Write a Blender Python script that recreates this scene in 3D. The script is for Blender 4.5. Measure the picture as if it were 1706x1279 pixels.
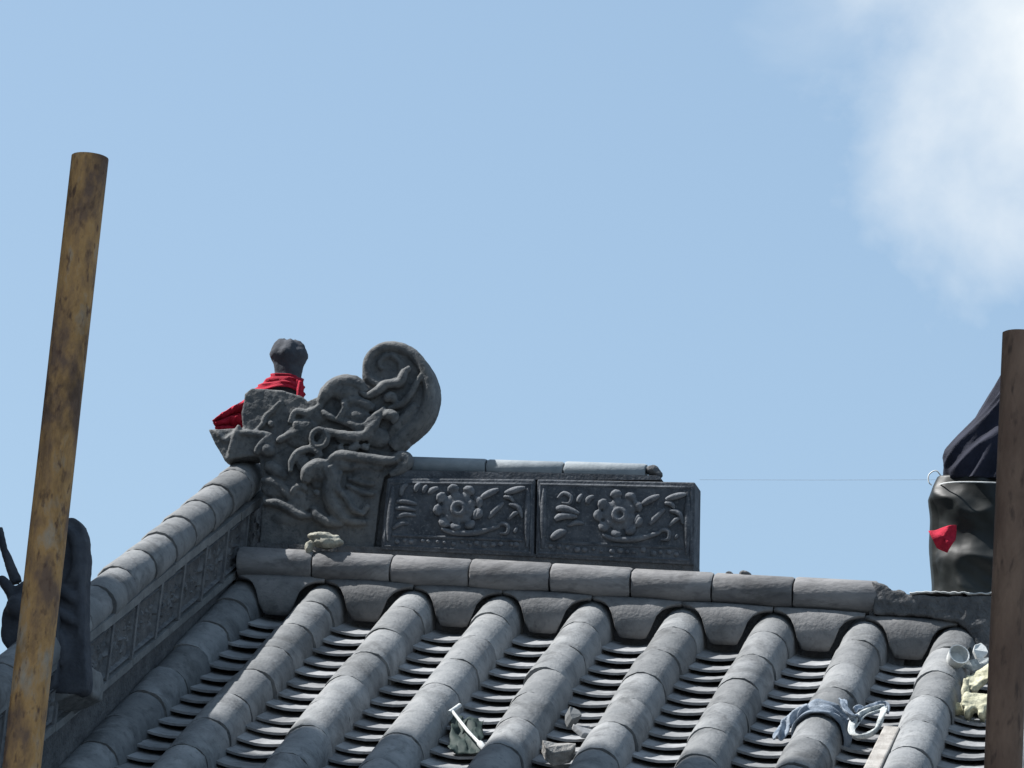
import bpy, bmesh, math, random
from mathutils import Vector, Matrix, Euler, noise as mnoise

R = math.radians
random.seed(11)
scene = bpy.context.scene
for o in list(bpy.data.objects):
    bpy.data.objects.remove(o)

# ------------------------------------------------------------------ camera
# world: X along the ridge, Y up-slope (away from viewer), Z up, origin on the ridge; ground at GZ
GZ = -3.72
FPX, IW, IH = 7231.35, 1706.0, 1279.0
PITCH, YAW, ROLL = R(13.2045), R(12.6824), R(6.15624)
CAM = Vector((2.9145, -10.9777, -2.0634))
ALPHA = R(28.94)                                   # pitch of the tiled slope
fw = Vector((-math.sin(YAW) * math.cos(PITCH), math.cos(YAW) * math.cos(PITCH), math.sin(PITCH)))
r0 = Vector((math.cos(YAW), math.sin(YAW), 0)); u0 = r0.cross(fw)
cr, sr = math.cos(ROLL), math.sin(ROLL)
rt = r0 * cr + u0 * sr; up = -r0 * sr + u0 * cr
cd = bpy.data.cameras.new('camera'); cam = bpy.data.objects.new('camera', cd)
scene.collection.objects.link(cam)
M = Matrix((rt, up, -fw)).transposed().to_4x4(); M.translation = CAM
cam.matrix_world = M
cd.sensor_width = 36; cd.lens = FPX / IW * 36; cd.clip_start = 0.1; cd.clip_end = 5000
scene.camera = cam

# ------------------------------------------------------------------ light
SUN_EL = R(50)
SUN_DIR = Vector((-math.cos(SUN_EL), -0.04, math.sin(SUN_EL))).normalized()   # towards the sun
sd = bpy.data.lights.new('sun', 'SUN'); sun = bpy.data.objects.new('sun', sd)
scene.collection.objects.link(sun)
sd.energy = 4.4; sd.angle = R(0.55); sd.color = (1.0, 0.98, 0.955)
sun.rotation_euler = SUN_DIR.to_track_quat('Z', 'Y').to_euler()
scene.view_settings.view_transform = 'Standard'; scene.view_settings.look = 'None'
scene.view_settings.gamma = 1; scene.view_settings.use_curve_mapping = False
scene.view_settings.exposure = 1.0

def ray(x, y): return fw + rt * ((x - IW / 2) / FPX) - up * ((y - IH / 2) / FPX)
def on_plane(x, y, n, p0):
    d = ray(x, y); return CAM + d * ((p0 - CAM).dot(n) / d.dot(n))
def atY(x, y, y0): return on_plane(x, y, Vector((0, 1, 0)), Vector((0, y0, 0)))
def atX(x, y, x0): return on_plane(x, y, Vector((1, 0, 0)), Vector((x0, 0, 0)))
RN = Vector((0, -math.sin(ALPHA), math.cos(ALPHA)))
def on_roof(x, y, h=0.0): return on_plane(x, y, RN, RN * h)

# ------------------------------------------------------------------ world
w = bpy.data.worlds.new('World'); scene.world = w; w.use_nodes = True
nt = w.node_tree; nt.nodes.clear()
def nd(t, typ, **k):
    n = t.nodes.new(typ)
    for a, b in k.items(): setattr(n, a, b)
    return n
out = nd(nt, 'ShaderNodeOutputWorld'); bg = nd(nt, 'ShaderNodeBackground')
sky = nd(nt, 'ShaderNodeTexSky', sky_type='NISHITA', sun_disc=False)
sky.sun_elevation = SUN_EL; sky.sun_rotation = R(-90); sky.altitude = 200
sky.air_density = 1.0; sky.dust_density = 1.5; sky.ozone_density = 1.6
bg.inputs['Strength'].default_value = 0.082
tc = nd(nt, 'ShaderNodeTexCoord')
# clouds: broken fields over the whole sky, one bank of them up to the right of the ridge
n1 = nd(nt, 'ShaderNodeTexNoise'); n1.inputs['Scale'].default_value = 9.0; n1.inputs['Detail'].default_value = 9; n1.inputs['Roughness'].default_value = .58; n1.inputs['Distortion'].default_value = .5
n2 = nd(nt, 'ShaderNodeTexNoise'); n2.inputs['Scale'].default_value = 2.3; n2.inputs['Detail'].default_value = 3
n3 = nd(nt, 'ShaderNodeTexNoise'); n3.inputs['Scale'].default_value = 30; n3.inputs['Detail'].default_value = 6
for n in (n1, n2, n3): nt.links.new(tc.outputs['Generated'], n.inputs['Vector'])
def mth(t, op, a, b=None, clamp=False):
    n = nd(t, 'ShaderNodeMath', operation=op, use_clamp=clamp)
    for i, q in enumerate((a, b)):
        if q is None: continue
        if isinstance(q, (int, float)): n.inputs[i].default_value = q
        else: t.links.new(q, n.inputs[i])
    return n.outputs[0]
cdir = ray(1800, 45).normalized()
dist = nd(nt, 'ShaderNodeVectorMath', operation='DISTANCE'); dist.inputs[1].default_value = cdir
nt.links.new(tc.outputs['Generated'], dist.inputs[0])
bank = mth(nt, 'SUBTRACT', 0.060, dist.outputs['Value'])                 # positive inside the bank
bank = mth(nt, 'MULTIPLY', bank, 26.0)
bank = mth(nt, 'ADD', bank, mth(nt, 'MULTIPLY', mth(nt, 'SUBTRACT', n1.outputs['Fac'], .5), 1.7))
bank = mth(nt, 'ADD', bank, mth(nt, 'MULTIPLY', mth(nt, 'SUBTRACT', n3.outputs['Fac'], .5), 1.5))
bank = mth(nt, 'ADD', mth(nt, 'MULTIPLY', bank, .9), .12, True)
d2 = nd(nt, 'ShaderNodeVectorMath', operation='DISTANCE'); d2.inputs[1].default_value = ray(1480, -60).normalized()   # thin wisps reaching out from the bank
nt.links.new(tc.outputs['Generated'], d2.inputs[0])
wisp = mth(nt, 'ADD', mth(nt, 'MULTIPLY', mth(nt, 'SUBTRACT', .034, d2.outputs['Value']), 20.0), mth(nt, 'MULTIPLY', mth(nt, 'SUBTRACT', n1.outputs['Fac'], .5), 2.2))
bank = mth(nt, 'MAXIMUM', bank, mth(nt, 'MULTIPLY', mth(nt, 'ADD', wisp, .1, True), .5))
far = mth(nt, 'MULTIPLY', mth(nt, 'SUBTRACT', dist.outputs['Value'], .35), 3.0, True)
field = mth(nt, 'ADD', mth(nt, 'MULTIPLY', mth(nt, 'SUBTRACT', n2.outputs['Fac'], .55), 5.0), mth(nt, 'MULTIPLY', mth(nt, 'SUBTRACT', n1.outputs['Fac'], .5), 1.5), True)
field = mth(nt, 'MULTIPLY', mth(nt, 'MULTIPLY', field, far), .8)
mask = mth(nt, 'MAXIMUM', bank, field, True)
mx = nd(nt, 'ShaderNodeMix', data_type='RGBA')
mx.inputs['B'].default_value = (5.6, 5.95, 6.2, 1)
veil = nd(nt, 'ShaderNodeMix', data_type='RGBA'); veil.inputs['Factor'].default_value = .55      # thin even veil of high haze
veil.inputs['B'].default_value = (2.45, 3.6, 4.75, 1); nt.links.new(sky.outputs[0], veil.inputs['A'])
nt.links.new(mask, mx.inputs['Factor']); nt.links.new(veil.outputs['Result'], mx.inputs['A'])
nt.links.new(mx.outputs['Result'], bg.inputs['Color']); nt.links.new(bg.outputs[0], out.inputs[0])

# ------------------------------------------------------------------ materials
MATS = {}
def mat(name, c1, c2, scale=14, rough=.85, bump=.25, bscale=90, rand=.16, speck=None, speck_amt=.5, stretch=(1, 1, 1), c3=None, c3pos=.62, metallic=0, spec=.3, bdist=.002, sheen=0, lo=.34, hi=.66, stain=0):
    m = bpy.data.materials.new(name); m.use_nodes = True; t = m.node_tree; t.nodes.clear()
    o = nd(t, 'ShaderNodeOutputMaterial'); b = nd(t, 'ShaderNodeBsdfPrincipled'); t.links.new(b.outputs[0], o.inputs[0])
    b.inputs['Roughness'].default_value = rough; b.inputs['Metallic'].default_value = metallic; b.inputs['Specular IOR Level'].default_value = spec
    if sheen: b.inputs['Sheen Weight'].default_value = sheen
    tcn = nd(t, 'ShaderNodeTexCoord'); oi = nd(t, 'ShaderNodeObjectInfo')
    off = nd(t, 'ShaderNodeVectorMath', operation='MULTIPLY_ADD')
    t.links.new(tcn.outputs['Object'], off.inputs[0]); off.inputs[1].default_value = stretch
    cmb = nd(t, 'ShaderNodeCombineXYZ')
    r1 = mth(t, 'MULTIPLY', oi.outputs['Random'], 37.0); t.links.new(r1, cmb.inputs[0]); t.links.new(mth(t, 'MULTIPLY', oi.outputs['Random'], 91.0), cmb.inputs[1])
    t.links.new(cmb.outputs[0], off.inputs[2])
    na = nd(t, 'ShaderNodeTexNoise'); na.inputs['Scale'].default_value = scale; na.inputs['Detail'].default_value = 7; na.inputs['Roughness'].default_value = .62
    t.links.new(off.outputs[0], na.inputs['Vector'])
    ramp = nd(t, 'ShaderNodeValToRGB'); e = ramp.color_ramp.elements
    e[0].position = lo; e[0].color = (*c1, 1); e[1].position = hi; e[1].color = (*c2, 1)
    if c3:
        q = e.new(c3pos); q.color = (*c2, 1); e[2].position = min(c3pos + .08, 1); e[2].color = (*c3, 1)
    t.links.new(na.outputs['Fac'], ramp.inputs[0]); col = ramp.outputs['Color']
    if speck:
        nb = nd(t, 'ShaderNodeTexNoise'); nb.inputs['Scale'].default_value = scale * 5; nb.inputs['Detail'].default_value = 4
        t.links.new(off.outputs[0], nb.inputs['Vector'])
        mr = nd(t, 'ShaderNodeMapRange'); mr.inputs['From Min'].default_value = .56; mr.inputs['From Max'].default_value = .70; mr.inputs['To Max'].default_value = speck_amt
        t.links.new(nb.outputs['Fac'], mr.inputs['Value'])
        mm = nd(t, 'ShaderNodeMix', data_type='RGBA'); mm.inputs['B'].default_value = (*speck, 1)
        t.links.new(mr.outputs['Result'], mm.inputs['Factor']); t.links.new(col, mm.inputs['A']); col = mm.outputs['Result']
    if stain:                                            # darker weathered patches, each tile its own
        ns = nd(t, 'ShaderNodeTexNoise'); ns.inputs['Scale'].default_value = scale * .55; ns.inputs['Detail'].default_value = 8; ns.inputs['Roughness'].default_value = .7; ns.inputs['Distortion'].default_value = .8
        so = nd(t, 'ShaderNodeVectorMath', operation='ADD'); so.inputs[1].default_value = (7.3, 2.1, 5.5); t.links.new(off.outputs[0], so.inputs[0]); t.links.new(so.outputs[0], ns.inputs['Vector'])
        m2 = nd(t, 'ShaderNodeMapRange'); m2.inputs['From Min'].default_value = .50; m2.inputs['From Max'].default_value = .64; m2.inputs['To Min'].default_value = 1; m2.inputs['To Max'].default_value = 1 - stain
        t.links.new(ns.outputs['Fac'], m2.inputs['Value'])
        vm = nd(t, 'ShaderNodeVectorMath', operation='SCALE'); t.links.new(col, vm.inputs[0]); t.links.new(m2.outputs['Result'], vm.inputs['Scale']); col = vm.outputs[0]
    hs = nd(t, 'ShaderNodeHueSaturation')
    t.links.new(mth(t, 'ADD', mth(t, 'MULTIPLY', oi.outputs['Random'], 2 * rand), 1 - rand), hs.inputs['Value'])
    t.links.new(col, hs.inputs['Color']); t.links.new(hs.outputs['Color'], b.inputs['Base Color'])
    bn = nd(t, 'ShaderNodeTexNoise'); bn.inputs['Scale'].default_value = bscale; bn.inputs['Detail'].default_value = 6
    t.links.new(off.outputs[0], bn.inputs['Vector'])
    bp = nd(t, 'ShaderNodeBump'); bp.inputs['Strength'].default_value = bump; bp.inputs['Distance'].default_value = bdist * 2
    t.links.new(bn.outputs['Fac'], bp.inputs['Height']); t.links.new(bp.outputs[0], b.inputs['Normal'])
    MATS[name] = m; return m

mat('barrel_clay', (.150, .157, .162), (.228, .233, .235), 13, .9, .45, 130, .24, speck=(.10, .105, .112), speck_amt=.5, stain=.38)
mat('pan_clay', (.18, .185, .193), (.29, .295, .30), 16, .85, .35, 110, .20, speck=(.12, .125, .13), stain=.3)
mat('ridge_clay', (.135, .135, .139), (.262, .258, .258), 11, .85, .45, 120, .15, speck=(.09, .09, .095), stretch=(.5, 1, 1), stain=.4)
mat('cover_clay', (.135, .136, .138), (.21, .207, .206), 14, .9, .45, 120, .14, speck=(.09, .09, .095), stain=.3)
mat('cap_clay', (.19, .22, .24), (.28, .31, .33), 14, .8, .3, 120, .06)
mat('old_clay', (.12, .127, .13), (.20, .205, .205), 12, .9, .4, 100, .12, speck=(.08, .085, .09))
mat('brick_clay', (.09, .096, .105), (.17, .175, .18), 30, .92, .5, 150, .08, speck=(.22, .22, .22), speck_amt=.35)
mat('block_clay', (.050, .058, .070), (.115, .125, .14), 26, .85, .7, 120, .04, speck=(.20, .205, .21), speck_amt=.5, stain=.3)
mat('sunlit_carving_clay', (.085, .094, .108), (.165, .175, .19), 24, .88, .5, 140, .04, speck=(.24, .245, .25), speck_amt=.4)  # block clay made paler for dust and sunlight on the raised carving
mat('dragon_clay', (.085, .092, .098), (.175, .178, .177), 17, .9, .6, 170, .02, speck=(.055, .06, .064), speck_amt=.6, stain=.3)
mat('knob_clay', (.036, .041, .052), (.072, .078, .092), 18, .85, .5, 120, .02)
mat('mortar', (.16, .155, .15), (.27, .265, .25), 18, .95, .7, 80, .05, speck=(.36, .35, .33), bdist=.006)
mat('dark_mortar', (.07, .073, .078), (.13, .132, .135), 20, .95, .7, 80, .05, bdist=.006)
mat('rusty_paint', (.17, .105, .07), (.43, .245, .095), 24, .78, .7, 140, .0, speck=(.11, .062, .042), speck_amt=.9, stretch=(1, 1, .45), c3=(.36, .29, .215), c3pos=.60, lo=.40, hi=.56, stain=.45)
mat('brown_rust', (.115, .07, .05), (.215, .14, .098), 18, .82, .6, 120, .0, speck=(.065, .042, .032), speck_amt=.8, stretch=(1, 1, .35), c3=(.27, .20, .145), c3pos=.66, stain=.35)
mat('red_cloth', (.31, .008, .026), (.43, .015, .042), 26, .9, .6, 350, .0, stain=.3)
mat('black_plastic', (.006, .008, .008), (.013, .016, .015), 10, .5, .12, 40, .0, spec=.35)
mat('navy_cloth', (.009, .011, .022), (.020, .023, .042), 16, .85, .4, 400, .0)
mat('white_plastic', (.48, .50, .50), (.70, .71, .69), 24, .6, .3, 80, .05, stain=.3)
mat('green_plastic', (.012, .022, .020), (.03, .045, .04), 16, .65, .2, 60, .0, spec=.2)
mat('grey_rag', (.10, .13, .17), (.30, .34, .39), 22, .9, .4, 250, .0, speck=(.10, .13, .17), speck_amt=.6)
mat('pale_rag', (.30, .33, .34), (.54, .55, .52), 34, .95, .5, 250, .0, speck=(.2, .21, .22), stain=.45)
mat('yellow_debris', (.33, .32, .22), (.56, .54, .40), 30, .9, .6, 120, .05, speck=(.2, .19, .14), stain=.4)
mat('stone_buff', (.22, .215, .18), (.40, .39, .33), 22, .95, .7, 60, .05, bdist=.006)
mat('wood_offcut', (.24, .22, .20), (.42, .40, .37), 8, .9, .5, 90, .05, stretch=(4, 4, .6))
mat('grey_brick', (.15, .155, .16), (.24, .24, .235), 6, .95, .6, 60, .04, speck=(.12, .12, .12))
mat('plaster', (.42, .39, .35), (.55, .52, .47), 3, .95, .4, 50, .02)
mat('dark_timber', (.06, .035, .022), (.11, .065, .04), 8, .7, .4, 60, .05, stretch=(3, 3, .5))
mat('paving', (.065, .062, .058), (.115, .11, .10), 1.2, .95, .5, 25, .02)
mat('dark_glass', (.02, .025, .03), (.035, .04, .05), 4, .12, .0, 10, .0, spec=.6)
mat('wire', (.40, .45, .50), (.52, .56, .60), 30, .6, .1, 200, 0)

# ------------------------------------------------------------------ helpers
def link(o): scene.collection.objects.link(o); return o
class MB:
    def __init__(s): s.v = []; s.f = []
    def add(s, vs, fs):
        n = len(s.v); s.v += [Vector(q) for q in vs]; s.f += [tuple(i + n for i in q) for q in fs]; return s
    def box(s, c, size, rot=None):
        c = Vector(c); h = Vector(size) / 2; vs = []
        for x in (-1, 1):
            for y in (-1, 1):
                for z in (-1, 1):
                    p = Vector((x * h.x, y * h.y, z * h.z)); vs.append(c + (rot @ p if rot else p))
        return s.add(vs, [(0, 1, 3, 2), (4, 6, 7, 5), (0, 4, 5, 1), (2, 3, 7, 6), (0, 2, 6, 4), (1, 5, 7, 3)])
    def prism(s, front, d):
        """closed outline (3D points, in order) swept by vector d"""
        n = len(front); d = Vector(d); front = [Vector(p) for p in front]
        return s.add(front + [p + d for p in front], [tuple(range(n)), tuple(range(2 * n - 1, n - 1, -1))] + [(i, i + n, (i + 1) % n + n, (i + 1) % n) for i in range(n)])
    def tube(s, pts, rad, seg=8, flat=None, cap=True, close=False):
        """swept tube; rad scalar, (start,end) or list; flat=(axis,scale) squashes along a world axis"""
        pts = [Vector(p) for p in pts]; n = len(pts)
        if isinstance(rad, (int, float)): rr = [rad] * n
        elif len(rad) == 2 and n != 2: rr = [rad[0] + (rad[1] - rad[0]) * i / (n - 1) for i in range(n)]
        else: rr = list(rad)
        vs = []; prev = None
        for i in range(n):
            if close: t = (pts[(i + 1) % n] - pts[i - 1])
            else: t = pts[min(i + 1, n - 1)] - pts[max(i - 1, 0)]
            t = t.normalized() if t.length > 1e-9 else Vector((0, 0, 1))
            ref = prev if prev else (Vector((0, 1, 0)) if abs(t.y) < .9 else Vector((1, 0, 0)))
            a = (ref - t * ref.dot(t)).normalized(); b = t.cross(a); prev = a
            for k in range(seg):
                an = 2 * math.pi * k / seg; o = (a * math.cos(an) + b * math.sin(an)) * rr[i]
                if flat:
                    ax, sc = flat; ax = Vector(ax); o = o - ax * o.dot(ax) * (1 - sc)
                vs.append(pts[i] + o)
        fs = []
        for i in range(n if close else n - 1):
            j = (i + 1) % n
            for k in range(seg):
                fs.append((i * seg + k, i * seg + (k + 1) % seg, j * seg + (k + 1) % seg, j * seg + k))
        if cap and not close: fs += [tuple(range(seg - 1, -1, -1)), tuple((n - 1) * seg + k for k in range(seg))]
        return s.add(vs, fs)
    def ell(s, c, ax, rot=None, nu=10, nv=7):
        c = Vector(c); vs = []; fs = []
        for j in range(nv + 1):
            th = math.pi * j / nv
            for i in range(nu):
                ph = 2 * math.pi * i / nu
                p = Vector((ax[0] * math.sin(th) * math.cos(ph), ax[1] * math.sin(th) * math.sin(ph), ax[2] * math.cos(th)))
                vs.append(c + (rot @ p if rot else p))
        for j in range(nv):
            for i in range(nu):
                fs.append((j * nu + i, (j + 1) * nu + i, (j + 1) * nu + (i + 1) % nu, j * nu + (i + 1) % nu))
        return s.add(vs, fs)
    def mesh(s, name, smooth=None):
        me = bpy.data.meshes.new(name); me.from_pydata([tuple(p) for p in s.v], [], s.f)
        bm = bmesh.new(); bm.from_mesh(me)
        bmesh.ops.remove_doubles(bm, verts=bm.verts, dist=1e-6)
        bmesh.ops.recalc_face_normals(bm, faces=bm.faces); bm.to_mesh(me); bm.free()
        if smooth is not None:
            for p in me.polygons: p.use_smooth = True
            me.set_sharp_from_angle(angle=R(smooth))
        me.update(); return me
    def build(s, name, m, parent=None, smooth=None):
        me = s.mesh(name, smooth); me.materials.append(MATS[m])
        o = link(bpy.data.objects.new(name, me)); o.parent = parent; return o

def grid_sheet(fn, nu, nv, name, m, parent=None, thick=.003, smooth=60):
    mb = MB(); vs = [fn(i / nu, j / nv) for j in range(nv + 1) for i in range(nu + 1)]
    mb.add(vs, [(j * (nu + 1) + i, j * (nu + 1) + i + 1, (j + 1) * (nu + 1) + i + 1, (j + 1) * (nu + 1) + i) for j in range(nv) for i in range(nu)])
    o = mb.build(name, m, parent, smooth)
    md = o.modifiers.new('thickness', 'SOLIDIFY'); md.thickness = thick; md.offset = -1
    return o

def sculpt(mb, name, m, parent=None, voxel=.005, it=3, fac=.5, warp=.0, wscale=30):
    """merge overlapping closed volumes into one carved-looking skin"""
    me = mb.mesh(name); o = link(bpy.data.objects.new(name, me))
    a = o.modifiers.new('merge', 'REMESH'); a.mode = 'VOXEL'; a.voxel_size = voxel; a.adaptivity = 0
    b = o.modifiers.new('soften', 'SMOOTH'); b.factor = fac; b.iterations = it
    dg = bpy.context.evaluated_depsgraph_get(); dg.update()
    new = bpy.data.meshes.new_from_object(o.evaluated_get(dg), depsgraph=dg)
    o.modifiers.clear(); o.data = new; bpy.data.meshes.remove(me); new.name = name
    if warp:
        nn = [0.0] * (3 * len(new.vertices)); co = list(nn)
        new.vertices.foreach_get('normal', nn); new.vertices.foreach_get('co', co)
        for i in range(0, len(co), 3):
            p = Vector(co[i:i + 3]); k = mnoise.noise(p * wscale) * warp + mnoise.noise(p * wscale * 3.1) * warp * .4
            for j in range(3): co[i + j] += nn[i + j] * k
        new.vertices.foreach_set('co', co); new.update()
    for p in new.polygons: p.use_smooth = True
    new.materials.clear(); new.materials.append(MATS[m]); o.parent = parent; return o

def tag(o, label, cat, group=None, kind=None):
    if label: o['label'] = label
    if cat: o['category'] = cat
    if group: o['group'] = group
    if kind: o['kind'] = kind
    return o
def thing(name, loc, label, cat, group=None):
    o = link(bpy.data.objects.new(name, None)); o.location = loc; o.empty_display_size = .05
    bpy.context.view_layer.update()
    return tag(o, label, cat, group)
def adopt(o, parent):
    """parent o (built in world coordinates) under parent without moving it"""
    o.parent = parent; o.matrix_parent_inverse = Matrix.Translation(-parent.location) if parent.type == 'EMPTY' else Matrix.Identity(4)
    return o
def catmull(p, k=5):
    p = [Vector(q) for q in p]; o = []
    for i in range(len(p) - 1):
        a, b, c, d = p[max(i - 1, 0)], p[i], p[i + 1], p[min(i + 2, len(p) - 1)]
        for j in range(k):
            t = j / k
            o.append(.5 * ((2 * b) + (c - a) * t + (2 * a - 5 * b + 4 * c - d) * t * t + (3 * b - a - 3 * c + d) * t ** 3))
    o.append(p[-1]); return o
def inst(me, name, parent, loc, rot=(0, 0, 0), scale=(1, 1, 1)):
    o = link(bpy.data.objects.new(name, me)); o.parent = parent; o.location = loc; o.rotation_euler = rot; o.scale = scale
    return o
CA, SA = math.cos(ALPHA), math.sin(ALPHA)
def slope(x, s, h): return Vector((x, -s * CA - h * SA, -s * SA + h * CA))   # s metres down the slope, h above crest plane

# ------------------------------------------------------------------ ground
g = MB(); g.add([(-1500, -1500, GZ), (1500, -1500, GZ), (1500, 1500, GZ), (-1500, 1500, GZ)], [(0, 1, 2, 3)])
tag(g.build('ground', 'paving'), 'grey paved yard the temple stands on', None, kind='structure')

# ------------------------------------------------------------------ temple hall
hall = thing('temple_hall', (0, 0, 0), 'small temple hall with grey half-round clay tiles on its roof, being rebuilt', 'temple')
XL, XR = -.36, 2.07                    # gable edges
EAVE = 2.05                            # slope length
BED = -.118
# roof deck: both slopes, as one closed gable slab
b = MB()
prof = [(0.0 - .0, -.13), (-EAVE * CA, -EAVE * SA - .13), (-EAVE * CA, -EAVE * SA - .21), (.08, -.21 + .08 * .5), (.16 + EAVE * CA, -EAVE * SA - .21), (.16 + EAVE * CA, -EAVE * SA - .13), (.16, -.13)]
b.prism([(XL, y, z) for y, z in prof], (XR - XL, 0, 0))
deck = b.build('roof_deck', 'dark_mortar', hall)
# walls below
wz = -EAVE * SA - .16
b = MB()
b.prism([(XL + .08, -1.35, GZ), (XL + .08, -1.35, -1.35 * .553 - .2), (XL + .08, .08, -.22), (XL + .08, 1.5, -1.35 * .553 - .2), (XL + .08, 1.5, GZ)], (.22, 0, 0))
b.prism([(XR - .30, -1.35, GZ), (XR - .30, -1.35, -1.35 * .553 - .2), (XR - .30, .08, -.22), (XR - .30, 1.5, -1.35 * .553 - .2), (XR - .30, 1.5, GZ)], (.22, 0, 0))
b.box(((XL + XR) / 2, 1.4, (GZ - 1.0) / 2), (XR - XL - .62, .2, -1.0 - GZ))
b.build('wall', 'grey_brick', hall)
b = MB(); b.box(((XL + XR) / 2, -1.2, (GZ - .95) / 2), (XR - XL - .62, .06, -.95 - GZ)); dr = b.build('door_front', 'dark_timber', hall)
for k in range(4):
    b = MB(); b.box((XL + .58 + k * .42, -1.245, GZ + 1.2), (.38, .03, 2.3)); b.build('door_leaf', 'dark_timber', dr)

# --- barrel tiles
def barrel_mesh(L, r0, r1, leg, seed, chip=.0018, seg=12):
    rr = random.Random(seed); mb = MB(); vs = []; stations = [0, .06, .5, .94, 1]
    ring = []
    for si, s in enumerate(stations):
        r = r0 + (r1 - r0) * s
        if s in (0, 1): r -= .0014
        row = []
        for k in range(seg + 3):
            if k == 0: p = (-r, -leg)
            elif k == seg + 2: p = (r, -leg)
            else:
                a = math.pi * (1 - (k - 1) / seg); p = (r * math.cos(a), r * math.sin(a))
            e = rr.uniform(-chip, chip) if s in (0, 1) else 0
            q = rr.uniform(-.0006, .0006)
            vs.append((p[0] * (1 + q * 10), s * L - L / 2 + e * 1.5, p[1] - r0 + q)); row.append(len(vs) - 1)
        ring.append(row)
    fs = []
    for i in range(len(ring) - 1):
        for k in range(seg + 2): fs.append((ring[i][k], ring[i][k + 1], ring[i + 1][k + 1], ring[i + 1][k]))
        fs.append((ring[i][-1], ring[i][0], ring[i + 1][0], ring[i + 1][-1]))
    fs += [tuple(ring[0]), tuple(reversed(ring[-1]))]
    mb.add(vs, fs); me = mb.mesh('barrel_tile', 40); me.materials.append(MATS['barrel_clay']); return me
PITCH_X = .24; TL = .188
barrels = [barrel_mesh(TL - .0015, .0606, .0596, .060, 5 + i, .0032) for i in range(5)]
rnd = random.Random(4)
cols = []
for c in range(9):                     # c = 0 runs along the foot of the left ridge
    x = c * PITCH_X - PITCH_X + PITCH_X
    cols.append(x)
for c, x in enumerate(cols[:8] + [cols[7] + PITCH_X]):
    lx = 0; s = -.05 + rnd.uniform(-.01, .02); 
    if c == 7: s -= .0
    while s < EAVE:
        lx += rnd.uniform(-.006, .006); lx *= .8
        p = slope(x + lx, s + TL / 2, rnd.uniform(-.002, .002))
        o = inst(rnd.choice(barrels), 'barrel_tile', deck, p, (ALPHA + rnd.uniform(-.009, .009), rnd.uniform(-.03, .03), rnd.uniform(-.02, .02)), (rnd.uniform(.985, 1.015), 1, rnd.uniform(.992, 1.008)))
        s += TL + rnd.uniform(-.0005, .002)
# side course along the left ridge foot (narrower, sunk a little)
s = -.06
while s < EAVE:
    p = slope(-.232 + rnd.uniform(-.004, .004), s + TL / 2, -.012 + rnd.uniform(-.003, .003))
    inst(rnd.choice(barrels), 'barrel_tile', deck, p, (ALPHA + rnd.uniform(-.015, .015), rnd.uniform(-.03, .03), rnd.uniform(-.025, .025)))
    s += TL + .001

# --- pan tiles
def pan_mesh(seed):
    rr = random.Random(seed); mb = MB(); vs = []; n = 8; W = .086; L = .17; T = .0065
    for j, y in enumerate((-L / 2, L / 2)):
        for side in (0, 1):
            for i in range(n + 1):
                u = -1 + 2 * i / n; x = u * W * (1 if j == 0 else .93)
                z = .017 * u * u + (0 if side == 0 else -T * (1 + .1 * rr.uniform(-1, 1)))
                vs.append((x, y + (rr.uniform(-.0025, .0025) if j == 0 else 0) * (1 - side), z))
    m = n + 1; fs = []
    for i in range(n):
        fs.append((i, i + 1, 2 * m + i + 1, 2 * m + i)); fs.append((m + i, 3 * m + i, 3 * m + i + 1, m + i + 1))
        fs.append((i, m + i, m + i + 1, i + 1)); fs.append((2 * m + i, 2 * m + i + 1, 3 * m + i + 1, 3 * m + i))
    fs += [(0, 2 * m, 3 * m, m), (n, m + n, 3 * m + n, 2 * m + n)]
    mb.add(vs, fs); me = mb.mesh('pan_tile', 40); me.materials.append(MATS['pan_clay']); return me
pans = [pan_mesh(50 + i) for i in range(5)]
EXPO = .087
for c in range(9):
    x = -.12 + c * PITCH_X
    if c == 8: x += .0
    s = .07 + rnd.uniform(0, .02)
    while s < EAVE - .02:
        p = slope(x + rnd.uniform(-.004, .004), s, -.090 + rnd.uniform(-.0015, .0015))
        inst(rnd.choice(pans), 'pan_tile', deck, p, (ALPHA - R(12.4) + rnd.uniform(-.02, .02), rnd.uniform(-.02, .02), rnd.uniform(-.03, .03)))
        s += EXPO + rnd.uniform(-.004, .004)

# ------------------------------------------------------------------ main ridge
b = MB(); b.prism([(XL + .1, .035, -.20), (XL + .1, .035, .085), (XL + .1, .20, .085), (XL + .1, .20, -.20)], (XR - XL - .2, 0, 0))
b.prism([(1.45, .0, -.10), (1.45, .0, .085), (1.45, .03, .085), (1.45, .03, -.10)], (.10, 0, -.02))
ridge = b.build('main_ridge', 'dark_mortar', hall)
# long half-round ridge tiles
def roll_mesh(L, r, seed, matn, seg=14, name='ridge_tile', chip=.002, taper=0):
    rr = random.Random(seed); mb = MB(); st = [0, .03, .97, 1]; vs = []
    for i, s in enumerate(st):
        q = r - (.003 if s in (0, 1) else 0) - taper * (s - .5)
        for k in range(seg):
            a = 2 * math.pi * k / seg
            vs.append((s * L - L / 2 + (rr.uniform(-chip, chip) if s in (0, 1) else 0), q * math.cos(a), q * math.sin(a)))
    fs = [(i * seg + k, i * seg + (k + 1) % seg, (i + 1) * seg + (k + 1) % seg, (i + 1) * seg + k) for i in range(3) for k in range(seg)]
    fs += [tuple(range(seg)), tuple(range(4 * seg - 1, 3 * seg - 1, -1))]
    mb.add(vs, fs); me = mb.mesh(name, 40); me.materials.append(MATS[matn]); return me
RB = [-.25, -.041, .173, .388, .604, .82, 1.035, 1.249, 1.468]
rolls = [roll_mesh(.2125, .0445, 80 + i, 'ridge_clay') for i in range(4)]
def ridge_z(x): return .0505 + .0112 * x
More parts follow.
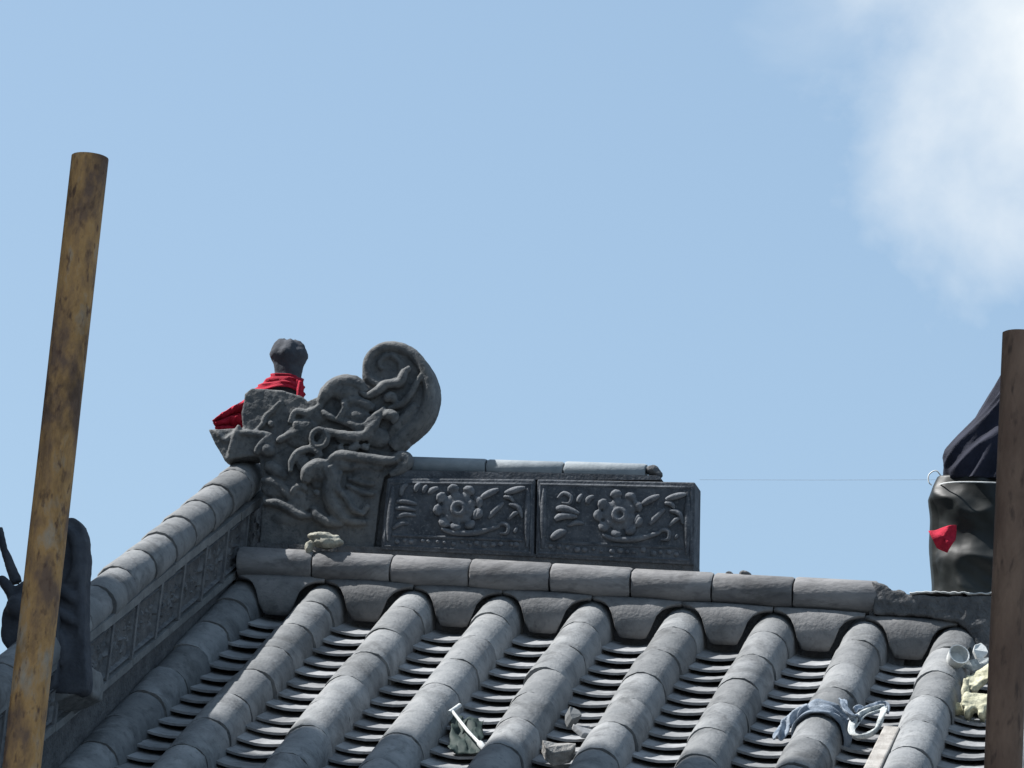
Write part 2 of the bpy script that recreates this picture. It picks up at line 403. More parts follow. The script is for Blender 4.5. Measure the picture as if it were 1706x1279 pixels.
for i in range(len(RB) - 1):
    xm = (RB[i] + RB[i + 1]) / 2
    inst(rolls[i % 4], 'ridge_tile', ridge, (xm, .018 + rnd.uniform(-.003, .003), ridge_z(xm) + rnd.uniform(-.0015, .0015)), (rnd.uniform(-.3, .3), -.0112 + rnd.uniform(-.006, .006), rnd.uniform(-.008, .008)), ((RB[i + 1] - RB[i] - .004) / .2125, 1, 1))
# scalloped cover tiles closing the heads of the channels
def cover_fn(u, v):
    x = (u - .5) * .2385; d = .12 - abs(x)                    # distance from the column centre
    if d < .060: zb = -.058 + math.sqrt(max(.0650 ** 2 - d * d, 0))
    else:
        t = min((d - .060) / .030, 1); t = math.sin(t * math.pi / 2); zb = -.0330 - t * .062
    z = .016 + (zb - .016) * v
    y = .012 - .044 * math.sqrt(max(0.02, 1 - ((z + .040) / .066) ** 2)) + .010 * (abs(x) / .12) ** 2
    return Vector((x, y, z))
for c in range(9):
    x = -.12 + c * PITCH_X
    if c == 8: continue
    o = grid_sheet(cover_fn, 20, 9, 'cover_tile', 'cover_clay', ridge, .012, 50)
    o.location = (x + rnd.uniform(-.003, .003), rnd.uniform(-.004, .003), .002 + rnd.uniform(-.003, .003)); o.rotation_euler = (rnd.uniform(-.05, .03), rnd.uniform(-.012, .012), rnd.uniform(-.03, .03))
# rough mortar where the roll tiles stop, rising into the pedestal of the wrapped ornament
b = MB()
pts = [atY(q[0], q[1], -.02) for q in ((1452, 968), (1475, 972), (1484, 983), (1497, 981), (1510, 990), (1530, 990), (1560, 993), (1700, 990), (1700, 1100), (1640, 1100), (1612, 1050), (1590, 1034), (1540, 1026), (1455, 1022))]
b.prism(pts, (0, .16, 0))
sculpt(b, 'ridge_mortar', 'dark_mortar', hall, .006, 3, .5, .004, 45)

# carved ridge panels
YB = .06
def quad_prism(px, y, d): return [atY(a, c, y) for a, c in px], (0, d, 0)
def panel(corners, S, dx, dy, left_leaves):
    """carved panel: slab with raised rim, flower, leaves and beads; relief is placed in crop coordinates S"""
    P = lambda x, y, yy=YB: atY(S[0] + (x + 0) / S[2], S[1] + (y + 0) / S[2], yy)
    b = MB(); f, d = quad_prism(corners, YB, .10); b.prism(f, d); slab = b.build('carved_panel', 'block_clay', hall)
    bv = slab.modifiers.new('edge', 'BEVEL'); bv.width = .004; bv.segments = 2
    mm = 1 / (S[2] * 617)
    c = [Vector((p[0], p[1], 0)) for p in corners]
    def ip(u, v):
        q = (c[0] * (1 - u) + c[1] * u) * (1 - v) + (c[3] * (1 - u) + c[2] * u) * v; return q
    rim = [ip(.022, .07), ip(.978, .07), ip(.978, .95), ip(.022, .95)]
    b = MB(); ring = []
    for i in range(4):
        a, e = rim[i], rim[(i + 1) % 4]
        for k in range(6): q = a.lerp(e, k / 6); ring.append(atY(q.x, q.y, YB + .002))
    b.tube(ring, .0052, 6, close=True); b.build('rim', 'block_clay', slab, 50)
    for u in (.045, .955):                                    # upright mouldings
        b = MB(); b.tube([atY(ip(u, v).x, ip(u, v).y, YB) for v in (.12, .3, .5, .7, .88)], [.004, .009, .011, .009, .004], 7); b.build('moulding', 'block_clay', slab, 60)
    b = MB(); b.tube([atY(ip(u, .80).x, ip(u, .80).y, YB + .001) for u in (.07, .3, .6, .93)], .005, 6); b.build('ledge', 'block_clay', slab, 60)
    cx, cy = 845 + dx, 450 + dy
    b = MB()
    b.tube([P(cx + 56 * math.cos(a), cy + 54 * math.sin(a), YB - .013) for a in [k * math.pi / 8 for k in range(16)]], .0072, 8, close=True)
    b.ell(P(cx, cy, YB + .002), (.040, .010, .040))
    for k in range(9):
        a = R(18 + 40 * k + rnd.uniform(-5, 5)); ra = 190 + rnd.uniform(-10, 10)
        arc = [P(cx + (ra + 26 * math.sin(math.pi * t)) * math.cos(a + (t - .5) * .55), cy + (ra + 26 * math.sin(math.pi * t)) * .95 * math.sin(a + (t - .5) * .55), YB - .004) for t in (0, .25, .5, .75, 1)]
        b.tube(arc, [.005, .0095, .0115, .0095, .005], 7)
        q = P(cx + 120 * math.cos(a), cy + 115 * math.sin(a), YB)
        b.ell(q, (.016, .008, .016))
    sculpt(b, 'flower', 'sunlit_carving_clay', slab, .003, 2, .5)
    def leaf(pts, r, y=-.004):
        p = catmull([P(x + dx, yy + dy, YB + y) for x, yy in pts], 4); n = len(p)
        b = MB(); b.tube(p, [max(.0015, 1.25 * r * mm * math.sin(math.pi * (.12 + .8 * i / (n - 1))) ** .7) for i in range(n)], 7)
        b.build('leaf', 'sunlit_carving_clay', slab, 60)
    for pts, r in (([(1070, 350), (1150, 305), (1240, 265)], 28), ([(1300, 305), (1400, 272), (1500, 250)], 26), ([(1140, 545), (1215, 465), (1290, 395)], 24),
                   ([(1290, 340), (1350, 345), (1385, 390)], 20), ([(1340, 410), (1430, 440), (1470, 545)], 22), ([(1000, 560), (1015, 500), (1045, 455)], 22),
                   ([(1330, 560), (1400, 500), (1440, 490)], 18), ([(680, 650), (800, 690), (1000, 690), (1150, 655), (1250, 625)], 24),
                   ([(1220, 640), (1270, 600), (1330, 625), (1320, 690), (1250, 695)], 18), ([(1390, 690), (1420, 640)], 16)):
        leaf(pts, r)
    for pts, r in left_leaves: leaf(pts, r, -.006 if r > 26 else -.002)
    b = MB()
    for k in range(16):
        u = .10 + .053 * k + rnd.uniform(-.012, .012); q = ip(u, .865 + rnd.uniform(-.02, .02)); rr = rnd.uniform(.004, .008)
        b.ell(atY(q.x, q.y, YB), (rr * 1.2, .006, rr), nu=8, nv=5)
    b.build('beading', 'sunlit_carving_clay', slab, 60)
    return slab
ll1 = [([(280, 330), (300, 250), (350, 215)], 22), ([(420, 290), (440, 240), (470, 205)], 22), ([(500, 300), (515, 260), (540, 225)], 20), ([(550, 310), (590, 275), (650, 250)], 24),
       ([(240, 385), (330, 385), (440, 410)], 22), ([(230, 450), (320, 450), (430, 470)], 20), ([(240, 540), (320, 510), (430, 520)], 20), ([(200, 650), (280, 600), (360, 600)], 18)]
ll2 = [([(240, 290), (300, 240), (370, 280), (350, 340), (270, 330)], 18), ([(440, 330), (455, 290), (480, 250)], 20), ([(530, 350), (545, 300), (600, 270)], 24),
       ([(225, 395), (310, 395), (450, 440)], 30), ([(215, 500), (290, 465), (430, 470)], 30), ([(180, 690), (250, 640), (325, 610)], 34), ([(340, 560), (420, 530), (500, 540)], 20)]
p1 = panel([(645, 796), (891, 798), (889, 927), (634, 915)], (620, 770, 5.883), 0, 0, ll1)
p2 = panel([(895, 798), (1158, 803), (1156, 941), (892, 928)], (890, 770, 5.883), -10, 62, ll2)
# bed under the panels
b = MB(); b.prism([atY(q[0], q[1], YB + .006) for q in ((428, 904), (634, 911), (889, 922), (1156, 936), (1156, 985), (640, 960), (428, 950))], (0, .10, 0)); b.prism([atY(q[0], q[1], YB + .045) for q in ((600, 790), (665, 790), (665, 940), (600, 940))], (0, .05, 0)); b.build('panel_bed', 'dark_mortar', hall)
# cap: thin course and three small half-round tiles on top
b = MB(); b.prism([atY(q[0], q[1], YB + .012) for q in ((650, 783), (900, 787), (1098, 792), (1102, 799), (890, 799), (650, 797))], (0, .075, 0)); cap = b.build('cap_course', 'block_clay', hall)
capx = [(684, 812), (812, 941), (941, 1078)]
for i, (a, c) in enumerate(capx):
    yl = 776 + (a - 684) * .031; yr = 776 + (c - 684) * .031
    A, Bp = atY(a, yl, .11), atY(c - 1.5, yr, .11); L = (Bp - A).length
    me = roll_mesh(L, .026 - .0012 * (i == 1), 200 + i, 'cap_clay', 12, 'cap_tile', .003)
    o = inst(me, 'cap_tile', cap, (A + Bp) / 2, (0, -math.atan2(Bp.z - A.z, Bp.x - A.x), 0))
b = MB(); q = atY(1088, 784, .11); b.ell(q, (.020, .026, .015)); b.ell(q + Vector((.014, 0, -.010)), (.014, .024, .010)); sculpt(b, 'cap_mortar', 'dark_mortar', cap, .004, 2, .5, .003, 60)

# ------------------------------------------------------------------ descending ridge (left edge of the roof)
XD = -.305
def dr_top(y): return .274 + .500 * y - .047          # axis of the top roll
DS = math.atan(.500)
b = MB()
b.prism([(XD - .05, .26, -.15), (XD - .05, .26, .285), (XD - .05, -1.85, -.75), (XD - .05, -1.85, -1.14)], (.088, 0, 0))
dridge = b.build('descending_ridge', 'dark_mortar', hall)
drolls = [roll_mesh(.20, .053, 120 + i, 'barrel_clay', taper=.005) for i in range(4)]
y = .225
i = 0
while y > -1.8:
    L = .172; dy = L * math.cos(DS); ym = y - dy / 2
    inst(drolls[i % 4], 'ridge_tile', dridge, (XD + rnd.uniform(-.003, .003), ym, dr_top(ym) + rnd.uniform(-.002, .002)), (rnd.uniform(-3, 3), DS * -1 + rnd.uniform(-.012, .012), R(90) + rnd.uniform(-.012, .012)), ((L - .002) / .20, 1, 1 + .02 * (i % 2)))
    y -= dy; i += 1
FX = XD + .040
def led(y): return .186 + .478 * y
# two plain strips framing the carved bricks
for off, hh, nm in ((-.012, .022, 'edging_strip'), (-.178, .018, 'edging_strip')):
    y = .26
    while y > -1.8:
        L = .30; dy = L * math.cos(DS) * .995
        b = MB(); b.box((0, 0, 0), (.030, L - .004, hh)); me = b.mesh(nm); me.materials.append(MATS['old_clay'])
        ym = y - dy / 2
        o = inst(me, nm, dridge, (FX - .003 + rnd.uniform(-.002, .002), ym, led(ym) + off + rnd.uniform(-.002, .002)), (math.atan(.478), 0, 0)); y -= dy
def carved_brick(seed):
    rr = random.Random(seed); W, H = .160, .134; nu, nv = 30, 22; mb = MB()
    fl = [(W * f, 0, H * .36) for f in (-.25, .25)]
    o3 = Vector((rr.uniform(0, 50), rr.uniform(0, 50), 0)); vs = []
    for j in range(nv + 1):
        for i in range(nu + 1):
            yy = -W / 2 + W * i / nu; z = -H / 2 + H * j / nv
            e = min(W / 2 - abs(yy), H / 2 - abs(z))
            h = 0
            for cy, cz, rad in fl:
                r = math.hypot(yy - cy, z - cz); a = math.atan2(z - cz, yy - cy)
                h = max(h, .012 * max(0, math.cos(a * 5 + seed)) * max(0, 1 - abs(r - rad * .55) / (rad * .5)), .010 * (r < .008))
            k = mnoise.noise(Vector((yy * 75, z * 75, 0)) + o3)
            h += (-.016 if k > .10 else .004 * k) + .006 * mnoise.noise(Vector((yy * 160, z * 160, 3)) + o3)
            if e < .010: h = .012
            if e < .001: h = 0
            vs.append((h, yy, z + yy * .478))
    mb.add(vs, [(j * (nu + 1) + i, j * (nu + 1) + i + 1, (j + 1) * (nu + 1) + i + 1, (j + 1) * (nu + 1) + i) for j in range(nv) for i in range(nu)])
    n = len(mb.v); 
    bk = [(-.02, -W / 2, -H / 2 - W / 2 * .478), (-.02, W / 2, -H / 2 + W / 2 * .478), (-.02, W / 2, H / 2 + W / 2 * .478), (-.02, -W / 2, H / 2 - W / 2 * .478)]
    mb.v += [Vector(q) for q in bk]; mb.f.append((n, n + 1, n + 2, n + 3))
    m = nu + 1
    mb.f += [tuple([n] + list(range(0, m)) [::1] + [n + 1]), tuple([n + 2] + [nv * m + i for i in range(nu, -1, -1)] + [n + 3]), tuple([n + 3] + [j * m for j in range(nv, -1, -1)] + [n]), tuple([n + 1] + [j * m + nu for j in range(nv + 1)] + [n + 2])]
    me = mb.mesh('carved_brick', 45); me.materials.append(MATS['brick_clay']); return me
cbs = [carved_brick(s) for s in range(5)]
strip = MB(); strip.box((0, 0, 0), (.016, .014, .150)); stm = strip.mesh('divider'); stm.materials.append(MATS['brick_clay'])
y = .245; i = 0
while y > -1.75:
    ym = y - .08
    inst(cbs[(i * 3) % 5], 'carved_brick', dridge, (FX - .004, ym, led(ym) - .096), (0, 0, rnd.uniform(-.02, .02)))
    inst(stm, 'divider', dridge, (FX + .003, y - .168, led(y - .168) - .096), (R(rnd.uniform(-3, 3)), 0, 0))
    y -= .178; i += 1

# ------------------------------------------------------------------ dragon ornament on the ridge end
C1 = (340, 550, 5.56); C2 = (480, 550, 5.56); C3 = (400, 730, 5.687)
YD = .055; DT = .135
def PX(S, pts, y): return [atY(S[0] + a / S[2], S[1] + c / S[2], y) for a, c in pts]
def stroke(mb, S, pts, r, y=YD, k=4, seg=9):
    g = 1.16 if S != (0, 0, 1) else 1.0; f = sum(r) / 2 if isinstance(r, tuple) else r
    p = catmull(PX(S, pts, y + f * .10 * (g > 1)), k); n = len(p)
    r = (r[0] * g, r[1] * g) if isinstance(r, tuple) else r * g
    if isinstance(r, tuple): rr = [r[0] + (r[1] - r[0]) * i / (n - 1) for i in range(n)]
    else: rr = [r * (.55 + .45 * min(1, 4 * min(i, n - 1 - i) / (n - 1))) for i in range(n)]
    mb.tube(p, rr, seg)
base = atY(530, 908, YD)
dragon = thing('ridge_ornament', Vector((base.x, YD + DT / 2, base.z)), 'carved grey clay dragon ornament with curled tail on the ridge end', 'roof ornament')
# pedestal and head
mb = MB()
F = (0, 0, 1)
mb.prism(PX(F, [(432, 912), (436, 850), (440, 790), (452, 760), (480, 742), (520, 738), (580, 740), (640, 752), (662, 752), (668, 780), (640, 794), (632, 830), (622, 915)], YD + .027), (0, DT - .027, 0))
stroke(mb, C3, [(840, 290), (880, 400), (860, 560), (930, 700), (1010, 790)], (.028, .014), YD + .018)
stroke(mb, C3, [(620, 420), (650, 320), (730, 265), (840, 245)], .019, YD + .004)
stroke(mb, C3, [(820, 225), (900, 170), (1000, 160), (1200, 190), (1400, 212), (1480, 190)], .0125, YD + .004)
stroke(mb, C3, [(1380, 250), (1480, 190), (1560, 180), (1590, 230), (1520, 300), (1420, 350)], .015, YD + .02)
stroke(mb, C3, [(1000, 300), (1110, 262), (1260, 275), (1360, 280)], .009, YD + .016)
mb.ell(PX(C3, [(720, 520)], YD + .004)[0], (.011, .012, .010))
stroke(mb, C3, [(490, 530), (515, 475), (580, 455), (640, 500)], .009, YD + .012)
mb.ell(PX(C3, [(570, 540)], YD + .020)[0], (.016, .012, .014))
mb.ell(PX(C3, [(740, 420)], YD + .026)[0], (.022, .014, .020))
stroke(mb, C3, [(960, 320), (920, 470), (1000, 560), (1070, 670), (1180, 725)], .0085, YD + .006)
stroke(mb, C3, [(1165, 715), (1215, 630)], .008, YD + .012)
stroke(mb, C3, [(1000, 440), (1150, 512), (1280, 530)], .007, YD + .018)
stroke(mb, C3, [(1020, 380), (1160, 420), (1280, 440)], .007, YD + .020)
stroke(mb, C3, [(225, 605), (350, 615), (480, 680), (560, 725), (690, 740)], .0105, YD + .016)
stroke(mb, C3, [(690, 650), (740, 740), (840, 795), (980, 810)], .0125, YD + .016)
stroke(mb, C3, [(820, 640), (920, 740), (1060, 790), (1200, 800)], .010, YD + .018)
stroke(mb, C3, [(200, 400), (330, 420), (450, 520), (520, 600)], .013, YD + .022)
stroke(mb, C3, [(240, 250), (340, 300), (440, 380)], .016, YD + .022)
for S_, c_, y_, ax_ in ((C3, (740, 335), .016, (.034, .026, .024)), (C3, (1010, 640), .026, (.046, .018, .046)), (C3, (930, 250), .016, (.036, .018, .020)), (C3, (1200, 350), .026, (.040, .014, .030)), (C3, (340, 480), .028, (.044, .014, .026)), (C3, (560, 620), .026, (.038, .016, .030)), (C3, (480, 760), .030, (.06, .010, .02))):
    mb.ell(PX(S_, [c_], YD + y_)[0], ax_)
adopt(sculpt(mb, 'dragon_head', 'dragon_clay', None, .0032, 1, .5, .0014, 60), dragon)
# swirling body
mb = MB()
mb.prism(PX(F, [(440, 800), (430, 762), (422, 745), (405, 720), (402, 690), (408, 655), (420, 646), (470, 650), (503, 660), (512, 668), (540, 655), (560, 642), (580, 634), (606, 640), (650, 650), (690, 690), (672, 735), (640, 762), (560, 775), (500, 790)], YD + .029), (0, DT - .05, 0))
stroke(mb, C2, [(300, 680), (340, 610), (420, 520), (520, 480), (640, 500), (730, 580)], .019, YD + .020)
stroke(mb, C2, [(500, 655), (518, 720), (455, 830)], .0075, YD + .010)
stroke(mb, C2, [(310, 745), (380, 795), (460, 830)], .0085, YD + .014)
stroke(mb, C2, [(490, 670), (620, 655), (710, 690), (800, 730)], .014, YD + .018)
stroke(mb, C2, [(450, 830), (560, 862), (640, 892), (720, 882), (770, 835), (860, 760), (900, 715)], .0105, YD + .012)
mb.ell(PX(C2, [(620, 760)], YD + .024)[0], (.030, .018, .018))
mb.ell(PX(C2, [(950, 790)], YD + .012)[0], (.024, .020, .014))
stroke(mb, C2, [(880, 750), (960, 765), (1000, 800), (960, 860)], .009, YD + .008)
stroke(mb, C2, [(340, 925), (450, 960), (600, 985), (720, 970), (760, 920), (800, 880), (850, 800)], .0125, YD + .008)
ring = [(215 + 75 * (1 + math.cos(a)), 1000 + 82 * math.sin(a)) for a in [k * math.pi / 8 for k in range(16)]]
mb.tube(PX(C2, ring, YD + .004), .0085, 8, close=True)
stroke(mb, C2, [(315, 960), (320, 1020), (270, 1050)], .007, YD + .008)
stroke(mb, C2, [(470, 1060), (500, 1130)], .009, YD + .012); stroke(mb, C2, [(560, 1120), (660, 1055)], .010, YD + .010); stroke(mb, C2, [(680, 1075), (750, 1095)], .009, YD + .012)
stroke(mb, C3, [(480, 320), (488, 220), (560, 130), (660, 100), (745, 140), (735, 190), (670, 205)], .0095, YD + .006)
mb.ell(PX(C3, [(600, 240)], YD + .018)[0], (.020, .016, .024))
stroke(mb, C1, [(700, 660), (640, 740), (570, 800), (545, 870), (460, 945)], .007, YD + .020)
stroke(mb, C1, [(320, 945), (460, 955), (630, 970)], .008, YD + .012)
stroke(mb, C1, [(480, 1150), (550, 1040), (630, 975)], .012, YD + .014)
mb.ell(PX(C1, [(590, 1110)], YD + .016)[0], (.022, .018, .018))
stroke(mb, C1, [(670, 1030), (760, 985), (930, 915)], .009, YD + .016)
stroke(mb, C1, [(790, 860), (850, 755), (960, 765), (1070, 705), (1120, 630)], .009, YD + .018)
stroke(mb, C1, [(600, 850), (640, 880)], .008, YD + .018)
stroke(mb, C1, [(820, 900), (900, 890), (1060, 900)], .018, YD + .026)
mb.prism(PX(C1, [(40, 915), (110, 915), (330, 900), (600, 975), (540, 1060), (480, 1160), (230, 1190), (195, 1215), (100, 1050)], YD + .016), (0, .09, 0))
stroke(mb, C1, [(325, 880), (275, 1020), (228, 1195)], .0085, YD + .014)
stroke(mb, C1, [(110, 920), (190, 1020), (260, 960)], .006, YD + .014)
for S_, c_, y_, ax_ in ((C2, (530, 570), .022, (.046, .020, .026)), (C2, (640, 800), .020, (.040, .018, .020)), (C2, (840, 1000), .024, (.036, .018, .028)), (C2, (250, 800), .028, (.040, .016, .026)), (C2, (120, 960), .026, (.05, .016, .03)), (C2, (560, 1010), .022, (.04, .014, .016)), (C1, (560, 1060), .024, (.034, .016, .030)), (C1, (880, 1000), .028, (.04, .014, .03))):
    mb.ell(PX(S_, [c_], YD + y_)[0], ax_)
adopt(sculpt(mb, 'dragon_body', 'dragon_clay', None, .0032, 1, .5, .0014, 60), dragon)
# tail
mb = MB()
tail = catmull(PX(C2, [(690, 560), (684, 400), (700, 280), (760, 180), (860, 115), (980, 105), (1120, 140), (1230, 230), (1310, 360), (1350, 520), (1330, 680), (1270, 810), (1170, 920), (1040, 1020), (930, 1110), (820, 1100), (800, 960), (860, 780), (930, 700), (870, 600), (780, 610)], YD + .029), 4)
mb.prism(tail[:-1], (0, DT - .035, 0))
stroke(mb, C2, [(960, 1090), (1080, 970), (1200, 850), (1290, 700), (1308, 530), (1255, 350), (1150, 215), (1000, 150), (860, 165), (755, 250), (728, 360), (760, 450), (840, 495), (960, 480), (1040, 410), (1045, 310), (970, 240), (880, 255), (845, 320), (880, 370)], (.0165, .0062), YD + .026)
stroke(mb, C2, [(660, 560), (740, 605), (860, 540), (910, 500), (1030, 490), (1062, 440), (1085, 385), (1135, 345)], .0115, YD + .014)
stroke(mb, C2, [(920, 725), (1040, 690), (1130, 600), (1180, 510), (1235, 405)], .0085, YD + .016)
stroke(mb, C2, [(900, 660), (950, 610), (1000, 660)], .012, YD + .016)
stroke(mb, C2, [(930, 1000), (1020, 880), (1100, 800), (1180, 690)], .014, YD + .024)
adopt(sculpt(mb, 'dragon_tail', 'dragon_clay', None, .0032, 2, .5, .0010, 50), dragon)
# dark post head rising behind the body
YK = .185
kc = atY(478, 640, YK); mb = MB(); kx = kc.x; rows = []
prof = [(566, 8), (569, 19), (575, 25), (584, 30), (594, 32.5), (602, 29), (611, 24.5), (625, 23), (645, 24.5), (700, 27), (790, 27)]
vs = []; seg = 20
for py, hw in prof:
    q = atY(481 - (py - 600) * .04, py, YK); r = hw / 617
    for k in range(seg):
        a = 2 * math.pi * k / seg; l = 1 + .07 * math.cos(5 * a + .6) * (1 if py < 612 else .25) + .03 * mnoise.noise(Vector((a * 2, py * .1, 0)))
        vs.append((q.x + r * l * math.cos(a), q.y + r * l * .85 * math.sin(a), q.z + .004 * math.cos(5 * a) * (py < 590)))
n = len(prof)
mb.add(vs, [(i * seg + k, i * seg + (k + 1) % seg, (i + 1) * seg + (k + 1) % seg, (i + 1) * seg + k) for i in range(n - 1) for k in range(seg)] + [tuple(range(seg)), tuple(range(n * seg - 1, (n - 1) * seg - 1, -1))])
cc = atY(481, 592, YK)
for k in range(7):
    a = 2 * math.pi * (k + .25) / 7
    mb.ell(cc + Vector((.036 * math.cos(a), .031 * math.sin(a), .003)), (.017, .017, .017))
    mb.ell(cc + Vector((.022 * math.cos(a + .4), .020 * math.sin(a + .4), .024)), (.015, .015, .013))
adopt(sculpt(mb, 'post_head', 'knob_clay', None, .004, 2, .5, .0015, 50), dragon)

# red cloth tied round the post head and hanging down to the left
ax_top, ax_bot = atY(477, 628, YK), atY(470, 655, YK)
def band(u, v):
    a = 2 * math.pi * u; c = ax_top.lerp(ax_bot, v)
    r = (.0445 + .020 * v) * (1 + .05 * math.sin(a * 5 + v * 3)) + .0035 * math.sin(v * 19 + 3 * math.sin(a) + a) + .003 * mnoise.noise(Vector((a * 3, v * 6, 1)))
    rx = r * (1.0 + .28 * v * (math.cos(a) < 0) * abs(math.cos(a)))
    return Vector((c.x + rx * math.cos(a), c.y + r * .86 * math.sin(a), c.z - .012 * v * math.sin(a * 2 + .5) - .010 * v * math.cos(a)))
rc = thing('red_cloth', ax_bot, 'bright red cloth tied round the dark post head beside the dragon', 'cloth')
adopt(grid_sheet(band, 40, 8, 'tied_band', 'red_cloth', None, .003), rc)
T0, T1, B1, B0 = [atY(*q, .175) for q in ((442, 640), (360, 706), (366, 722), (408, 716))]
def flap(u, v):
    p = T0.lerp(T1, u).lerp(B0.lerp(B1, u), v)
    return p + Vector((0, -.03 * u +   .013 * math.sin(v * 15 + u * 5) + .010 * mnoise.noise(Vector((u * 7, v * 7, 2))), .006 * mnoise.noise(Vector((u * 9, v * 5, 8)))))
adopt(grid_sheet(flap, 22, 16, 'hanging_end', 'red_cloth', None, .003), rc)
T2, T3, B2, B3 = [atY(*q, .125) for q in ((494, 632), (504, 636), (505, 668), (496, 664))]
def flap2(u, v):
    return T2.lerp(T3, u).lerp(B3.lerp(B2, u), v) + Vector((0, .006 * math.sin(u * 6 + v * 4), 0))
adopt(grid_sheet(flap2, 8, 10, 'short_end', 'red_cloth', None, .003), rc)

# buff lump of mortar lying on the ridge tile below the dragon
c = atY(542, 901, .0); mb = MB()
mb.ell(c + Vector((-.006, .0, .010)), (.046, .030, .012)); mb.ell(c + Vector((.004, -.002, -.006)), (.040, .028, .016)); mb.ell(c + Vector((-.042, -.008, -.022)), (.012, .014, .018)); mb.ell(c + Vector((.026, 0, -.002)), (.026, .026, .012))
o = sculpt(mb, 'mortar_lump', 'stone_buff', None, .004, 1, .5, .005, 55)
tag(o, 'buff lump of mortar on the ridge tiles under the dragon ornament', 'lump')

for px_, py_, r_, lb in ((1214, 955, .006, 'smaller of two dark mortar crumbs on the bare ridge tiles'), (1241, 955.5, .009, 'larger of two dark mortar crumbs on the bare ridge tiles')):
    c = atY(px_, py_, .018); mb = MB(); mb.ell(c, (r_ * 1.7, r_ * 1.3, r_)); mb.ell(c + Vector((r_, 0, -.002)), (r_, r_, r_ * .8))
    tag(sculpt(mb, 'mortar_crumb', 'dark_mortar', None, .0025, 1, .5, .002, 90), lb, 'crumb', 'mortar crumbs on the ridge tiles')
# ------------------------------------------------------------------ beast ornament at the lower end of the descending ridge
YL = -1.36
bp = atY(110, 1130, YL)
beast = thing('beast_ornament', bp, 'dark carved beast ornament on the left ridge behind the yellow rusty pole', 'roof ornament')
mb = MB()
mb.prism(catmull(PX(F, [(60, 1150), (66, 1000), (72, 930), (82, 885), (100, 866), (120, 861), (131, 868), (140, 890), (143, 930), (140, 1000), (142, 1090), (142, 1150), (100, 1155), (60, 1150)], YL), 3)[:-1], (0, .055, 0))
stroke(mb, F, [(92, 950), (98, 900), (112, 884), (126, 900), (127, 945), (112, 972)], .013, YL - .004)
stroke(mb, F, [(88, 980), (105, 985), (126, 1002)], .014, YL - .004); stroke(mb, F, [(85, 1010), (100, 1020), (124, 1038)], .014, YL - .004); stroke(mb, F, [(84, 1050), (98, 1060), (105, 1085), (98, 1110)], .017, YL - .006)
stroke(mb, F, [(131, 900), (133, 980), (131, 1060)], .008, YL)
adopt(sculpt(mb, 'mane_plate', 'knob_clay', None, .0055, 2, .5, .002, 40), beast)
mb = MB()
mb.prism(catmull(PX(F, [(24, 975), (14, 1000), (3, 1020), (0, 1050), (3, 1070), (12, 1085), (6, 1120), (40, 1140), (92, 1140), (92, 960), (60, 955), (24, 975)], YL - .03), 3)[:-1], (0, .12, 0))
stroke(mb, F, [(28, 972), (16, 940), (4, 905), (2, 876)], (.016, .006), YL + .02)
stroke(mb, F, [(0, 960), (20, 990), (30, 1030)], .014, YL - .02)
mb.ell(atY(30, 1010, YL - .03), (.03, .03, .03)); mb.ell(atY(10, 1120, YL - .03), (.05, .05, .03))
adopt(sculpt(mb, 'beast_head', 'knob_clay', None, .0055, 2, .5, .002, 40), beast)
mb = MB(); mb.prism(PX(F, [(-20, 1112), (30, 1102), (90, 1104), (143, 1104), (143, 1150), (100, 1168), (60, 1190), (-30, 1200)], YL + .004), (0, .15, 0))
adopt(sculpt(mb, 'pedestal', 'old_clay', None, .006, 2, .5, .003, 40), beast)

# ------------------------------------------------------------------ wrapped ornament on the right ridge end
YW = .09
wr = thing('wrapped_ornament', atY(1640, 990, YW), 'ridge ornament wrapped in black plastic and dark navy cloth', 'roof ornament')
XC = 1.86
def wrapped(prof, depth, fold, seed, name, m, nz=34, nu=72, fr=(6, 6, 3.2), sh=(3, -2)):
    prof = sorted(prof, key=lambda p: -p[1])
    zs = [(atY(px_, py_, YW).z, atY(px_, py_, YW).x) for px_, py_ in prof]; z0, z1 = zs[0][0], zs[-1][0]
    mb = MB(); vs = []
    for j in range(nz + 1):
        z = z0 + (z1 - z0) * j / nz
        for (za, xa), (zb, xb) in zip(zs, zs[1:]):
            if za <= z <= zb + 1e-6: x = xa + (xb - xa) * (z - za) / max(zb - za, 1e-6)
        hw = max(XC - x, .02)
        for i in range(nu):
            a = 2 * math.pi * i / nu; ca, sa = math.cos(a), math.sin(a)
            ex = .6; X = math.copysign(abs(ca) ** ex, ca); Yy = math.copysign(abs(sa) ** ex, sa)
            p = Vector((XC + hw * X, YW + .02 + min(depth, hw * .8) * Yy, z))
            q = Vector((p.x * fr[0] + p.z * sh[0], p.y * fr[1], p.z * fr[2] + p.x * sh[1])) + Vector((seed, 0, 0))
            k = .2 - abs(mnoise.noise(q)) * 1.3 - .35 * abs(mnoise.noise(q * 2.1)) - .08 * abs(mnoise.noise(q * 4.5))
            edge = .35 if abs(ca) > .93 else 1
            p += Vector((ca, sa, 0)) * (k * fold * edge)
            vs.append(p)
    fs = [(j * nu + i, j * nu + (i + 1) % nu, (j + 1) * nu + (i + 1) % nu, (j + 1) * nu + i) for j in range(nz) for i in range(nu)]
    fs += [tuple(range(nu)), tuple(range((nz + 1) * nu - 1, nz * nu - 1, -1))]
    mb.add(vs, fs); return adopt(mb.build(name, m, None, 80), wr)
wrapped([(1551, 996), (1549, 950), (1546, 900), (1545, 860), (1543, 836), (1552, 815), (1562, 797)], .11, .028, 3, 'plastic_cover', 'black_plastic', 60, 140, (7, 6, 6), (5, -3))
